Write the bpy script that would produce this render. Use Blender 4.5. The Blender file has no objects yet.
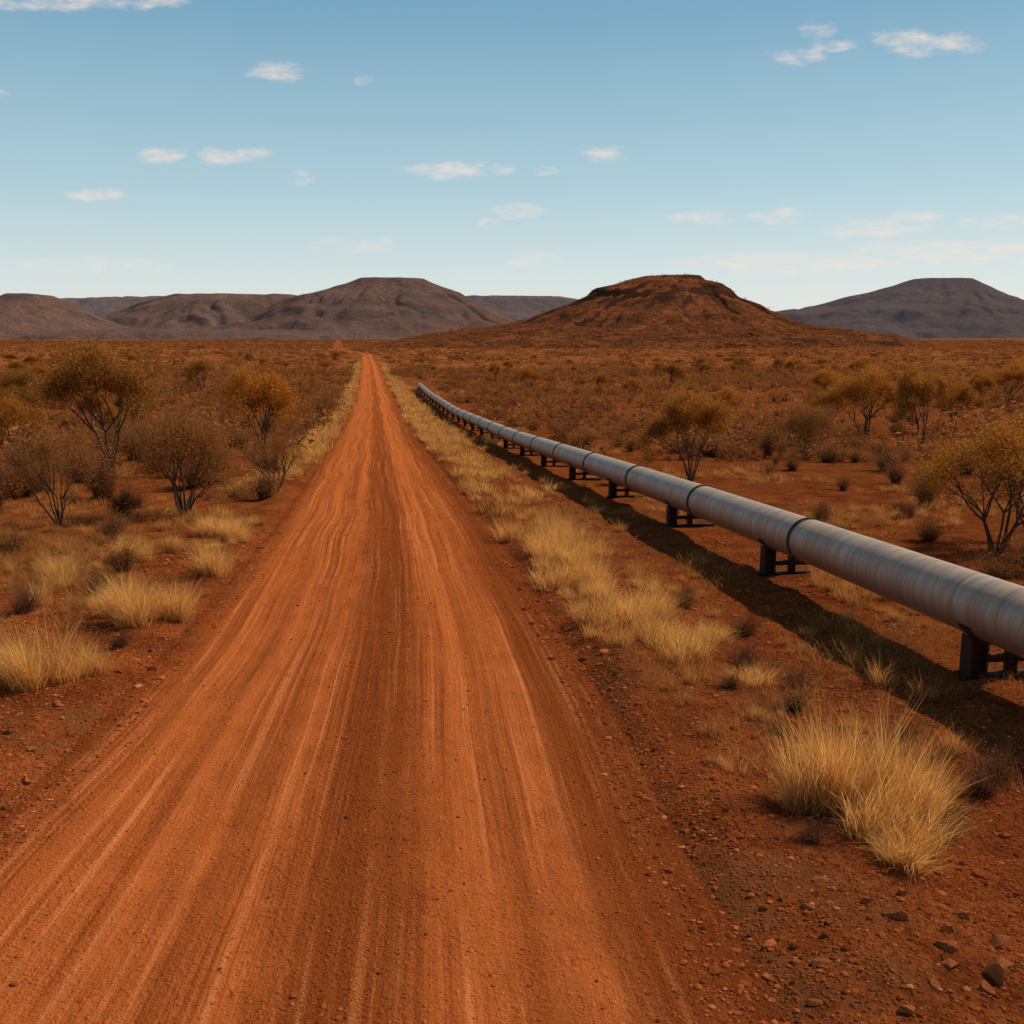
import bpy, math, random
import numpy as np
from mathutils import Vector
scene = bpy.context.scene
COL = scene.collection
rng = np.random.default_rng(7)
PI = math.pi
SUN_AZ, SUN_EL = 62.0, 44.0

# ------------------------------------------------------------------ helpers
def vnoise(x, y, seed=0):
    xi = np.floor(x); yi = np.floor(y); fx = x - xi; fy = y - yi
    fx = fx*fx*(3-2*fx); fy = fy*fy*(3-2*fy)
    def h(a, b):
        s = np.sin(a*127.1 + b*311.7 + seed*74.7)*43758.5453
        return s - np.floor(s)
    return (h(xi, yi)*(1-fx)+h(xi+1, yi)*fx)*(1-fy) + (h(xi, yi+1)*(1-fx)+h(xi+1, yi+1)*fx)*fy
def fbm(x, y, seed=0, octv=4):
    s = 0; a = .5; t = 0
    for i in range(octv):
        s = s + a*(vnoise(x*2**i+13.7*i, y*2**i-7.1*i, seed+i)-.5); t += a; a *= .5
    return s/t*2     # about -1..1
def sstep(x, a, b):
    t = np.clip((np.asarray(x, float)-a)/(b-a), 0, 1); return t*t*(3-2*t)

# terrain long profile (metres ahead -> metres below a 4 m eye)
_ys = np.arange(-400, 3000, 1.0)
_d = np.interp(_ys, [-400, -20, 0, 6, 16, 30, 66, 110, 160, 371, 1000, 3000],
               [6, 4.0, 4.0, 4.18, 4.75, 5.45, 7.3, 9.0, 10.0, 10.95, 11.5, 11.6])
_k = np.ones(9)/9
_d = np.convolve(np.pad(_d, 8, 'edge'), np.convolve(_k, _k), 'valid')
def base_z(y): return 4 - np.interp(y, _ys, _d)
_rx = np.interp(_ys, [-400, -20, 0, 6, 16, 30, 66, 160, 371, 600, 800, 3000],
                [40, -.3, -1.0, -1.4, -2.2, -3.85, -8.7, -21.3, -50.7, -84, -135, -500])
_rx = np.convolve(np.pad(_rx, 8, 'edge'), np.convolve(_k, _k), 'valid')
def road_x(y): return np.interp(y, _ys, _rx) - 0.17*np.maximum(np.asarray(y, float)-2999, 0)
def ground_z(x, y):
    x = np.asarray(x, float); y = np.asarray(y, float)
    a = x-road_x(y); aa = np.abs(a)
    z = base_z(y)
    z = z + fbm(x/14, y/14, 3, 4)*.30*sstep(aa, 5, 14)*(1-sstep(y, 900, 1500))
    z = z + fbm(x/1.3, y/1.3, 9, 5)*.10*sstep(aa, 2.6, 3.8)
    z = z + .09*np.exp(-((aa-3.65)/.45)**2)*(1+1.6*fbm(x/1.1, y/2.0, 5, 3))
    z = z - .12*(1-sstep(aa, 2.6, 3.5))
    z = z - .16*np.exp(-((a-6.3)/1.1)**2)*sstep(y, 0, 10)
    z = z + fbm(x/260, y/260, 21, 3)*1.9*sstep(y, 350, 1200)
    return z

def tri_mesh(name, V, T, mat, tint=None, hue=None, smooth=False, uv=None):
    me = bpy.data.meshes.new(name)
    V = np.ascontiguousarray(V, np.float32); T = np.ascontiguousarray(T, np.int32)
    n = T.shape[1]
    me.vertices.add(len(V)); me.vertices.foreach_set("co", V.ravel())
    me.loops.add(T.size); me.loops.foreach_set("vertex_index", T.ravel())
    me.polygons.add(len(T))
    me.polygons.foreach_set("loop_start", np.arange(0, T.size, n, dtype=np.int32))
    me.polygons.foreach_set("loop_total", np.full(len(T), n, np.int32))
    me.polygons.foreach_set("use_smooth", np.full(len(T), smooth, bool))
    if tint is not None:
        at = me.attributes.new("tint", 'FLOAT', 'POINT'); at.data.foreach_set("value", np.asarray(tint, np.float32))
    if hue is not None:
        at = me.attributes.new("hue", 'FLOAT', 'POINT'); at.data.foreach_set("value", np.asarray(hue, np.float32))
    if uv is not None:
        l = me.uv_layers.new(name="UVMap"); l.data.foreach_set("uv", np.asarray(uv, np.float32)[T.ravel()].ravel())
    me.update(calc_edges=True); me.validate()
    if mat: me.materials.append(mat)
    return me
def add(name, me, label=None, cat=None, group=None, kind=None, parent=None, loc=(0, 0, 0), rz=0, sc=(1, 1, 1)):
    o = bpy.data.objects.new(name, me); COL.objects.link(o)
    o.location = loc; o.rotation_euler = (0, 0, rz); o.scale = sc
    if label: o["label"] = label
    if cat: o["category"] = cat
    if group: o["group"] = group
    if kind: o["kind"] = kind
    if parent: o.parent = parent
    return o
def grid_mesh(name, X, Y, Z, mat, uv=None):
    r, c = X.shape
    V = np.stack([X, Y, Z], -1).reshape(-1, 3)
    i = np.arange(r*c).reshape(r, c)
    F = np.stack([i[:-1, :-1], i[:-1, 1:], i[1:, 1:], i[1:, :-1]], -1).reshape(-1, 4)
    return tri_mesh(name, V, F, mat, smooth=True, uv=uv)
def scatter(templates, P, S, R, tj, idx, hue=None):
    VV = []; TT = []; TI = []; HU = []; off = 0
    for k, (V, T, ti) in enumerate(templates):
        m = np.where(idx == k)[0]
        if len(m) == 0: continue
        c, s = np.cos(R[m]), np.sin(R[m])
        x = V[None, :, 0]*c[:, None]-V[None, :, 1]*s[:, None]
        y = V[None, :, 0]*s[:, None]+V[None, :, 1]*c[:, None]
        z = np.broadcast_to(V[None, :, 2], x.shape)
        W = np.stack([x*S[m, 0:1], y*S[m, 0:1], z*S[m, 1:2]], -1)+P[m][:, None, :]
        VV.append(W.reshape(-1, 3))
        TT.append((T[None]+(np.arange(len(m))*len(V))[:, None, None]).reshape(-1, 3)+off)
        TI.append(np.clip(ti[None, :]+tj[m][:, None]*(ti[None, :] > .05), 0, 1).ravel())
        if hue is not None: HU.append(np.repeat(hue[m], len(V)))
        off += len(m)*len(V)
    return np.concatenate(VV), np.concatenate(TT), np.concatenate(TI), (np.concatenate(HU) if hue is not None else None)

# ------------------------------------------------------------------ node helpers
class NT:
    def __init__(s, tree): s.t = tree; s.n = tree.nodes; s.l = tree.links
    def node(s, typ, **kw):
        n = s.n.new(typ)
        for k, v in kw.items(): setattr(n, k, v)
        return n
    def put(s, sock, v):
        if hasattr(v, 'is_output') or isinstance(v, bpy.types.NodeSocket): s.l.new(v, sock)
        elif v is not None: sock.default_value = v
    def m(s, op, a, b=None, c=None, clamp=False):
        n = s.node('ShaderNodeMath', operation=op, use_clamp=clamp)
        s.put(n.inputs[0], a)
        if b is not None: s.put(n.inputs[1], b)
        if c is not None: s.put(n.inputs[2], c)
        return n.outputs[0]
    def ss(s, v, a, b, lo=0., hi=1.):
        n = s.node('ShaderNodeMapRange', interpolation_type='SMOOTHSTEP')
        s.put(n.inputs[0], v)
        for i, q in enumerate((a, b, lo, hi)): n.inputs[i+1].default_value = q
        return n.outputs[0]
    def mix(s, f, a, b, mode='MIX'):
        n = s.node('ShaderNodeMix', data_type='RGBA', blend_type=mode)
        s.put(n.inputs[0], f)
        for i, v in ((6, a), (7, b)):
            if isinstance(v, tuple): v = (*v[:3], 1)
            s.put(n.inputs[i], v)
        return n.outputs[2]
    def noise(s, vec, scale, detail=4, rough=.55, dist=0.):
        n = s.node('ShaderNodeTexNoise'); s.put(n.inputs['Vector'], vec)
        n.inputs['Scale'].default_value = scale; n.inputs['Detail'].default_value = detail
        n.inputs['Roughness'].default_value = rough; n.inputs['Distortion'].default_value = dist
        return n.outputs['Fac']
    def voro(s, vec, scale, feature='F1'):
        n = s.node('ShaderNodeTexVoronoi', feature=feature); s.put(n.inputs['Vector'], vec)
        n.inputs['Scale'].default_value = scale; return n
    def mapv(s, vec, sc=(1, 1, 1), loc=(0, 0, 0)):
        n = s.node('ShaderNodeMapping'); s.put(n.inputs['Vector'], vec)
        n.inputs['Scale'].default_value = sc; n.inputs['Location'].default_value = loc
        return n.outputs[0]
    def ramp(s, f, stops):
        n = s.node('ShaderNodeValToRGB'); s.put(n.inputs[0], f); e = n.color_ramp.elements
        while len(e) < len(stops): e.new(.5)
        for el, (p, c) in zip(e, stops):
            el.position = p; el.color = (*c, 1) if isinstance(c, tuple) else (c, c, c, 1)
        return n.outputs[0]
    def bump(s, h, strength, dist, normal=None):
        n = s.node('ShaderNodeBump'); s.put(n.inputs['Height'], h)
        n.inputs['Strength'].default_value = strength; n.inputs['Distance'].default_value = dist
        if normal is not None: s.put(n.inputs['Normal'], normal)
        return n.outputs[0]
def new_mat(name):
    mt = bpy.data.materials.new(name); mt.use_nodes = True
    mt.node_tree.nodes.clear(); t = NT(mt.node_tree)
    t.out = t.node('ShaderNodeOutputMaterial')
    t.coord = t.node('ShaderNodeTexCoord').outputs['Object']
    return mt, t
def principled(t, col, rough=.9, metal=0., normal=None, spec=.15):
    p = t.node('ShaderNodeBsdfPrincipled')
    if isinstance(col, tuple): col = (*col[:3], 1)
    t.put(p.inputs['Base Color'], col); t.put(p.inputs['Roughness'], rough); t.put(p.inputs['Metallic'], metal)
    p.inputs['Specular IOR Level'].default_value = spec
    if normal is not None: t.put(p.inputs['Normal'], normal)
    t.l.new(p.outputs[0], t.out.inputs[0]); return p
def matte(t, col, normal=None):
    p = t.node('ShaderNodeBsdfDiffuse'); t.put(p.inputs['Color'], col); p.inputs['Roughness'].default_value = .6
    if normal is not None: t.put(p.inputs['Normal'], normal)
    t.l.new(p.outputs[0], t.out.inputs[0])

def soil_nodes(t, P):
    big = t.noise(P, .07, 4, .6); mid = t.noise(P, 1.1, 6, .7); fine = t.noise(P, 14, 6, .8)
    peb = t.voro(P, 22).outputs['Distance']; peb2 = t.voro(P, 48).outputs['Distance']
    c = t.mix(t.ss(mid, .35, .68), (.19, .042, .012), (.42, .102, .026))
    c = t.mix(t.ss(big, .42, .68, 0, .5), c, (.44, .118, .033))
    c = t.mix(t.ss(fine, .48, .72, .0, .6), c, (.56, .17, .052))
    c = t.mix(t.ss(fine, .50, .34, 0, .8), c, (.060, .016, .007))
    c = t.mix(t.ss(peb, .33, .12, 0, .4), c, (.19, .055, .022))
    c = t.mix(t.ss(peb2, .25, .10, 0, .35), c, (.48, .17, .07))
    h = t.m('ADD', t.m('MULTIPLY', fine, 1.3), t.m('ADD', t.m('MULTIPLY', mid, 1.8), t.m('MULTIPLY', t.ss(peb, .45, .05), .8)))
    h = t.m('ADD', h, t.m('MULTIPLY', t.ss(peb2, .4, .05), .3))
    return c, h

# ------------------------------------------------------------------ materials
gm, t = new_mat("red_soil")
c, h = soil_nodes(t, t.coord)
sep = t.node('ShaderNodeSeparateXYZ'); t.put(sep.inputs[0], t.coord)
lit = t.noise(t.mapv(t.coord, loc=(31, 5, 0)), .35, 7, .8)
c = t.mix(t.ss(lit, .50, .64, 0, .5), c, (.24, .105, .04))
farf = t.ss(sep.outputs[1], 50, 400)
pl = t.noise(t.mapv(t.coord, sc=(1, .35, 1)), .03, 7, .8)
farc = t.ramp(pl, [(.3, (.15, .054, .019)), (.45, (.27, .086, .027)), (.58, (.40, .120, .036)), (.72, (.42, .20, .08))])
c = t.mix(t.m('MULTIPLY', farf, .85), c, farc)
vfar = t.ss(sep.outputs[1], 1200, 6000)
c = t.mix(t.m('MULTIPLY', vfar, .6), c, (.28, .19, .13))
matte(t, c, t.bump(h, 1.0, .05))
MAT_GROUND = gm

rm, t = new_mat("graded_dirt")
P = t.node('ShaderNodeTexCoord').outputs['UV']
s = t.node('ShaderNodeSeparateXYZ'); t.put(s.inputs[0], P)
wob = t.noise(t.mapv(P, sc=(.08, .035, 1)), 1.0, 2, .5)
wob2 = t.noise(t.mapv(P, sc=(.4, .10, 1)), 1.0, 2, .4)
ragg = t.noise(t.mapv(P, sc=(1.6, .9, 1)), 1.0, 6, .78)
shift = t.m('ADD', t.m('MULTIPLY', t.m('SUBTRACT', wob, .5), 1.1), t.m('MULTIPLY', t.m('SUBTRACT', wob2, .5), .55))
a = t.m('ADD', t.m('ADD', s.outputs[0], shift), t.m('MULTIPLY', t.m('SUBTRACT', ragg, .5), .8))
an = t.m('DIVIDE', t.m('ADD', a, 4), 8)
def A(v): return (v+4)/8
smooth = t.ramp(an, [(A(-3.3), .2), (A(-2.8), .6), (A(-2.2), .85), (A(-1.75), .65), (A(-1.4), .95), (A(-.95), .6), (A(-.6), .9), (A(-.3), .42), (A(.0), .22), (A(.5), .25), (A(.75), .6), (A(1.1), 1.), (A(1.45), .7), (A(1.8), .92), (A(2.15), .45), (A(2.6), .2), (A(3.3), 0.)])
cb = t.node('ShaderNodeCombineXYZ'); t.put(cb.inputs[0], t.m('ADD', s.outputs[0], t.m('MULTIPLY', shift, .8))); t.put(cb.inputs[1], s.outputs[1])
W = cb.outputs[0]
str1 = t.noise(t.mapv(W, sc=(4.2, .035, 1)), 1.0, 3, .55)
str2 = t.noise(t.mapv(W, sc=(13, .05, 1), loc=(4, 3, 0)), 1.0, 4, .65)
str3 = t.noise(t.mapv(W, sc=(40, .25, 1), loc=(7, 1, 0)), 1.0, 4, .7)
strm = t.ss(t.noise(t.mapv(P, sc=(1.0, .20, 1), loc=(9, 1, 0)), 1.0, 6, .7), .34, .58)
blot = t.noise(P, 1.5, 7, .8)
fine = t.noise(P, 24, 6, .85)
grit = t.noise(P, 70, 3, .85)
gr = t.voro(P, 34); gd = gr.outputs['Distance']
gr2 = t.voro(P, 15).outputs['Distance']
sm = t.m('ADD', smooth, t.m('MULTIPLY', t.m('SUBTRACT', str1, .5), 1.2))
sm = t.m('ADD', sm, t.m('MULTIPLY', t.m('MULTIPLY', t.m('SUBTRACT', str2, .5), 1.0), strm))
sm = t.m('ADD', sm, t.m('MULTIPLY', t.m('SUBTRACT', blot, .5), .8), clamp=True)
c = t.mix(sm, (.42, .095, .022), (.68, .175, .044))
c = t.mix(t.m('MULTIPLY', t.ss(str2, .53, .66, 0, .6), strm), c, (.90, .32, .115))
c = t.mix(t.m('MULTIPLY', t.ss(str2, .47, .37, 0, .50), strm), c, (.31, .062, .014))
c = t.mix(t.m('MULTIPLY', t.ss(str3, .50, .36, 0, .40), strm), c, (.31, .062, .015))
c = t.mix(t.m('MULTIPLY', t.ss(str3, .54, .66, 0, .30), strm), c, (.88, .30, .11))
rough = t.m('SUBTRACT', 1, t.m('MULTIPLY', sm, .76))
dk = t.m('MULTIPLY', t.ss(fine, .48, .38), rough)
c = t.mix(t.m('MULTIPLY', dk, .92), c, (.085, .019, .006))
c = t.mix(t.m('MULTIPLY', t.ss(fine, .44, .35), .35), c, (.20, .042, .012))
c = t.mix(t.ss(grit, .44, .31, 0, .42), c, (.17, .036, .011))
lt = t.m('MULTIPLY', t.ss(gd, .30, .12), rough)
c = t.mix(t.m('MULTIPLY', lt, .65), c, (.66, .22, .085))
sc, sh = soil_nodes(t, t.coord)
edge = t.m('ADD', t.m('ABSOLUTE', s.outputs[0]), t.m('MULTIPLY', t.m('SUBTRACT', blot, .5), 3.4))
edge = t.m('ADD', edge, t.m('MULTIPLY', t.m('SUBTRACT', str1, .5), .8))
ef = t.ss(edge, 2.3, 3.6)
c = t.mix(ef, c, sc)
rg_ = t.m('ADD', rough, .15)
hh = t.m('ADD', t.m('MULTIPLY', t.m('MULTIPLY', fine, rg_), 2.0), t.m('MULTIPLY', t.m('MULTIPLY', t.ss(gd, .45, .05), rough), .9))
hh = t.m('ADD', hh, t.m('MULTIPLY', t.m('MULTIPLY', str2, strm), .8)); hh = t.m('ADD', hh, t.m('MULTIPLY', str1, .8))
hh = t.m('ADD', hh, t.m('MULTIPLY', t.m('MULTIPLY', t.ss(gr2, .4, .05), rough), 1.1))
hh = t.m('ADD', hh, t.m('MULTIPLY', blot, 1.2)); hh = t.m('ADD', hh, t.m('MULTIPLY', t.m('MULTIPLY', str3, strm), .22))
matte(t, c, t.bump(hh, 1.0, .04))
MAT_ROAD = rm

def leaf_mat(name, twig, dark, light, dark2=None, light2=None, trans=.3, objrand=False):
    mt, t = new_mat(name)
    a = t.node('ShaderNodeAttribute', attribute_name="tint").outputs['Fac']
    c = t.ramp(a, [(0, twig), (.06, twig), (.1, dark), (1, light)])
    if dark2:
        c2 = t.ramp(a, [(0, twig), (.06, twig), (.1, dark2), (1, light2)])
        if objrand: hv = t.node('ShaderNodeObjectInfo').outputs['Random']
        else: hv = t.node('ShaderNodeAttribute', attribute_name="hue").outputs['Fac']
        c = t.mix(hv, c, c2)
    d = t.node('ShaderNodeBsdfDiffuse'); t.put(d.inputs[0], c)
    tr = t.node('ShaderNodeBsdfTranslucent'); t.put(tr.inputs[0], c)
    mx = t.node('ShaderNodeMixShader'); mx.inputs[0].default_value = trans
    t.l.new(d.outputs[0], mx.inputs[1]); t.l.new(tr.outputs[0], mx.inputs[2]); t.l.new(mx.outputs[0], t.out.inputs[0])
    return mt
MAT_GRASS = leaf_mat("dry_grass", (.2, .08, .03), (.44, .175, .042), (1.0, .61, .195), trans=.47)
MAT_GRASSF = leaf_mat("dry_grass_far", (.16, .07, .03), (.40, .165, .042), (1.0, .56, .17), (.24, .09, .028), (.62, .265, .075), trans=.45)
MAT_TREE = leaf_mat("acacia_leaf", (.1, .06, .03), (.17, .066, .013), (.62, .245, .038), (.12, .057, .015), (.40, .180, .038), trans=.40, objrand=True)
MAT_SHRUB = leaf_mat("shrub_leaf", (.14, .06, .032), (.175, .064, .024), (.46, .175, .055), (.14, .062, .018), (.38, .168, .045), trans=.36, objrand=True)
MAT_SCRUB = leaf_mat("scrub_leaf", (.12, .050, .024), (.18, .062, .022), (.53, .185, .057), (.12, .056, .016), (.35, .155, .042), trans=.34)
bk, t = new_mat("dark_bark")
c = t.mix(t.noise(t.mapv(t.coord, sc=(1, 1, .2)), 18, 4), (.03, .018, .012), (.11, .06, .038))
principled(t, c, .9, normal=t.bump(t.noise(t.mapv(t.coord, sc=(1, 1, .2)), 30, 4), .5, .01)); MAT_BARK = bk
rk, t = new_mat("ironstone")
c = t.mix(t.noise(t.coord, 2.5, 6, .7), (.19, .050, .018), (.58, .19, .07))
matte(t, c, t.bump(t.noise(t.coord, 9, 5, .75), .7, .03)); MAT_ROCK = rk
pb, t = new_mat("gravel_stone")
ti = t.node('ShaderNodeAttribute', attribute_name="tint").outputs['Fac']
c = t.ramp(ti, [(0, (.12, .030, .010)), (.6, (.38, .090, .026)), (.92, (.54, .155, .050)), (1, (.60, .23, .10))])
matte(t, c); MAT_PEB = pb

# pipe
pm, t = new_mat("galvanised_pipe")
s = t.node('ShaderNodeSeparateXYZ'); t.put(s.inputs[0], t.coord)
ang = t.m('DIVIDE', t.m('ARCTAN2', s.outputs[2], s.outputs[0]), 2*PI)
sp = t.m('FRACT', t.m('ADD', t.m('DIVIDE', s.outputs[1], .42), ang))
seam = t.ss(t.m('ABSOLUTE', t.m('SUBTRACT', sp, .5)), .06, .0)
wv = t.noise(t.mapv(t.coord, sc=(.5, 5, .5)), 2.2, 6, .7)
wv2 = t.noise(t.mapv(t.coord, sc=(.15, 1, .15)), 1.1, 3, .6)
ds = t.noise(t.coord, 1.7, 5, .6)
sk = t.noise(t.mapv(t.coord, sc=(6, 1.5, 1)), 5, 5, .7)
c = t.mix(t.ss(wv, .3, .7), (.27, .195, .14), (.46, .355, .265))
c = t.mix(t.ss(wv2, .42, .62, 0, .35), c, (.26, .18, .13))
c = t.mix(t.m('MULTIPLY', seam, .45), c, (.10, .07, .05))
c = t.mix(t.ss(ds, .45, .7, 0, .5), c, (.38, .225, .13))
c = t.mix(t.ss(sk, .56, .74, 0, .4), c, (.16, .10, .065))
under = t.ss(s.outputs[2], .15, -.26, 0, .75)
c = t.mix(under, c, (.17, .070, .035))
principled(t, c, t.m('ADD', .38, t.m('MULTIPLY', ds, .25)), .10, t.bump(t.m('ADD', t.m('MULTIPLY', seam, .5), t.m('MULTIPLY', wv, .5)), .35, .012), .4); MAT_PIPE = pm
st, t = new_mat("rusty_steel")
c = t.mix(t.noise(t.coord, 7, 5, .7), (.018, .012, .010), (.085, .034, .018))
principled(t, c, .8, .2, t.bump(t.noise(t.coord, 40, 4), .3, .004)); MAT_STEEL = st
rg, t = new_mat("coupling_steel")
c = t.mix(t.noise(t.coord, 9, 5, .7), (.04, .028, .022), (.13, .09, .065))
principled(t, c, .6, .3); MAT_RING = rg

# hills
def hill_mat(name, lo, hi, rock, cap, scale, haze, hcol, dots, c0=.93, c1=.82):
    mt, t = new_mat(name)
    P = t.coord
    n1 = t.noise(P, .9*scale, 7, .75); n2 = t.noise(P, 5*scale, 6, .8)
    geo = t.node('ShaderNodeNewGeometry'); s = t.node('ShaderNodeSeparateXYZ'); t.put(s.inputs[0], geo.outputs['Normal'])
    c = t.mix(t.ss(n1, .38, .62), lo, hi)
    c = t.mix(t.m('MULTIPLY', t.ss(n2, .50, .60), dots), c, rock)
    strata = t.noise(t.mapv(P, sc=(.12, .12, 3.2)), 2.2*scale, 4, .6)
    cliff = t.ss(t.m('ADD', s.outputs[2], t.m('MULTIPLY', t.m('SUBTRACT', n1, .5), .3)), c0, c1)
    c = t.mix(cliff, c, t.mix(t.ss(strata, .4, .6), rock, cap))  # darker rock on steep slopes, its darkness also painting in their shade
    c = t.mix(haze, c, hcol)  # aerial haze blended into the surface colour
    matte(t, c, t.bump(t.m('ADD', t.m('MULTIPLY', n2, 1.5), t.m('MULTIPLY', n1, 2)), 1.0, .25/scale*.5)); return mt
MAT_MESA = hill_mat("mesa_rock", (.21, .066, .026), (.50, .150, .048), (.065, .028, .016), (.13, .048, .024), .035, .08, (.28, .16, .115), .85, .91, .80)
MAT_HILLF = hill_mat("distant_hazed_hill_rock", (.17, .088, .058), (.36, .170, .100), (.075, .050, .042), (.14, .085, .066), .012, .52, (.30, .195, .175), .8, .91, .80)
MAT_HILLB = hill_mat("far_hazed_hill_rock", (.16, .10, .078), (.27, .170, .135), (.085, .068, .065), (.13, .098, .092), .010, .66, (.28, .222, .232), .7, .92, .82)

# ------------------------------------------------------------------ ground + road
ys = list(np.arange(-20, 26, .14))
st_ = .14
while ys[-1] < 22000: st_ = max(.14, ys[-1]*.0165*(1 if ys[-1] > 60 else .55)); ys.append(ys[-1]+st_)
ys = [-400, -250, -160, -100, -60, -40, -28] + ys
ys = np.array(ys)
xs = list(np.arange(0, 12, .12))
while xs[-1] < 16000: xs.append(xs[-1]*1.035)
xs = np.array(sorted([-v for v in xs[1:]]+xs))
Ag, Yg = np.meshgrid(xs, ys)
Xg = Ag+road_x(Yg)
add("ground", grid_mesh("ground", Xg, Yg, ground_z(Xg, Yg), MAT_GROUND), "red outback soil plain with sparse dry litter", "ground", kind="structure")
ar = np.linspace(-4.1, 4.1, 104)
yr = np.array([y for y in ys if -20 <= y <= 900])
Ar, Yr = np.meshgrid(ar, yr); Xr = Ar+road_x(Yr)
def road_z(A_, Y_):
    z = base_z(Y_)+.05*(1-(A_/3)**2)-np.maximum(np.abs(A_)-2.9, 0)*.15
    for c0, w, d in ((-1.5, .38, .035), (1.5, .38, .035), (-.55, .12, .014), (2.15, .12, .014), (.95, .1, .014), (-2.3, .1, .012)):
        wb = .25*fbm(Y_/30, Y_*0+c0*9, 2, 2)
        z = z-d*np.exp(-((A_-c0-wb)/w)**2)
    return z+.022*fbm(A_/.6, Y_/1.4, 15, 3)+.011*fbm(A_/.16, Y_/5.0, 31, 2)
add("dirt_road", grid_mesh("dirt_road", Xr, Yr, road_z(Ar, Yr), MAT_ROAD, uv=np.stack([Ar, Yr], -1).reshape(-1, 2)),
    "long straight orange dirt road with wheel ruts and loose gravel", "dirt road", kind="structure")

# ------------------------------------------------------------------ hills
def hill(label, cx, dist, L, R, mat, dk=1.0, seed=1, n=(220, 170), amp=.16, gul=9, gd=3.5):
    k = dist/1024.; cX = (cx-512)/1024*dist
    lr, lh = np.array(L, float).T; rr, rh = np.array(R, float).T
    W0, W1 = lr[-1]*k*1.15, rr[-1]*k*1.15
    D = (W0+W1)*.5*dk
    def height(X, Y):
        Yk = Y/dk
        r = np.sqrt(X**2+Yk**2)+1e-6; ct = X/r
        wx = fbm(X/(W0*.30), Y/(W0*.30), seed+30, 3); wy = fbm(X/(W0*.30)+9, Y/(W0*.30), seed+31, 3)
        th = np.arctan2(Yk, X)+.45*wx
        g1 = np.abs(fbm(np.cos(th)*gul*.35+seed+wy*.6, np.sin(th)*gul*.35+r/(W0*.9), seed, 3))*2
        g2 = np.abs(fbm(X/(W0*.18)+wx, Y/(W0*.18)+wy, seed+40, 3))*2
        nz = fbm(X/(W0*.4), Y/(W0*.4), seed+4, 5)
        rn = r/k
        outer = sstep(rn, 22, 80); edge = sstep(rn, 12, 35)
        rn = rn*(1+amp*outer*nz+.10*edge*fbm(X/(W0*.13), Y/(W0*.13), seed+50, 3))
        w = .5+.5*np.clip(ct*1.4, -1, 1)
        H = np.interp(rn, lr, lh)*(1-w)+np.interp(rn, rr, rh)*w
        slope = outer*sstep(H, -4, 12)
        soft = lambda g, s_: np.exp(-(g*s_)**2)
        H = H-gd*slope*(soft(g1, 2.2)*1.0+soft(g2, 2.4)*.5-.4)
        H = H+fbm(X/(W0*.10), Y/(W0*.10), seed+8, 5)*.9*outer+fbm(X/(W0*.05), Y/(W0*.05), seed+9, 3)*.4
        H = H+slope*.5*np.sin(H/2.6+wx*3)
        return 4+H*k
    x = np.linspace(-W0, W1, n[0]); y = np.linspace(-D, D, n[1])
    X, Y = np.meshgrid(x, y)
    add("hill", grid_mesh("hill", X, Y, height(X, Y), mat), label, "hill", kind="structure", loc=(cX, dist, 0))
    return cX, dist, W0, W1, D, height
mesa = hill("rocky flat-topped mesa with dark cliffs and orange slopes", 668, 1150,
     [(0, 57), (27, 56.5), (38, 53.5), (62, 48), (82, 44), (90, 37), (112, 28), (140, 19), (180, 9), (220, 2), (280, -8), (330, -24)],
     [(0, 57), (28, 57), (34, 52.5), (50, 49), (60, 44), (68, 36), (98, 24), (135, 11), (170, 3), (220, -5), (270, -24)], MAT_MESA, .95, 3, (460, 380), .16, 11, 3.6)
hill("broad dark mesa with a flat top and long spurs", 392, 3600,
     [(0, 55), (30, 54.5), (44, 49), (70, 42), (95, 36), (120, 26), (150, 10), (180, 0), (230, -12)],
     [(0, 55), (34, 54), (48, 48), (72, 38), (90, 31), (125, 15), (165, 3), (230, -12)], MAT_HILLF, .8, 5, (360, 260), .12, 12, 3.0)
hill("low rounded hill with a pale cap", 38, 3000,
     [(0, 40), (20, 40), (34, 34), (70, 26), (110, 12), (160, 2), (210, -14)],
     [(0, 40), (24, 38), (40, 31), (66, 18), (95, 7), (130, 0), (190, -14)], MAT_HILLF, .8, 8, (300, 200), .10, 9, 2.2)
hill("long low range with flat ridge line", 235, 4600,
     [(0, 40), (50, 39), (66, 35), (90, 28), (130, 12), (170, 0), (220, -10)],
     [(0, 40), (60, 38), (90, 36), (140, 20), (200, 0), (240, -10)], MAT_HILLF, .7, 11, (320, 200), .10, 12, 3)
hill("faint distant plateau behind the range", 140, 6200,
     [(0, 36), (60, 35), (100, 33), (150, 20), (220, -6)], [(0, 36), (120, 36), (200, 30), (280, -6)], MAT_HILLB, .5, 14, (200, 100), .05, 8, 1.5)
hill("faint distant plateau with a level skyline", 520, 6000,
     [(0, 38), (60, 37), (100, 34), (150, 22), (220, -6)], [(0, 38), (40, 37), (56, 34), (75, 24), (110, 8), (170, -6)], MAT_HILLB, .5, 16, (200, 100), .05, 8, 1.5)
hill("hazy blue-grey mesa with a small flat summit and sweeping flanks", 930, 4200,
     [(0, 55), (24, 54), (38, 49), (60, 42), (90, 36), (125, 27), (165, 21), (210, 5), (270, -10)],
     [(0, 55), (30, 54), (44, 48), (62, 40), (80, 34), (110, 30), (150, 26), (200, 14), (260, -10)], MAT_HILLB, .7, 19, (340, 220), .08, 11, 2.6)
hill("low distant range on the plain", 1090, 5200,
     [(0, 34), (40, 34), (70, 28), (120, 18), (200, -6)], [(0, 34), (120, 30), (220, -6)], MAT_HILLB, .6, 23, (160, 100), .10, 8, 2)
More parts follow.
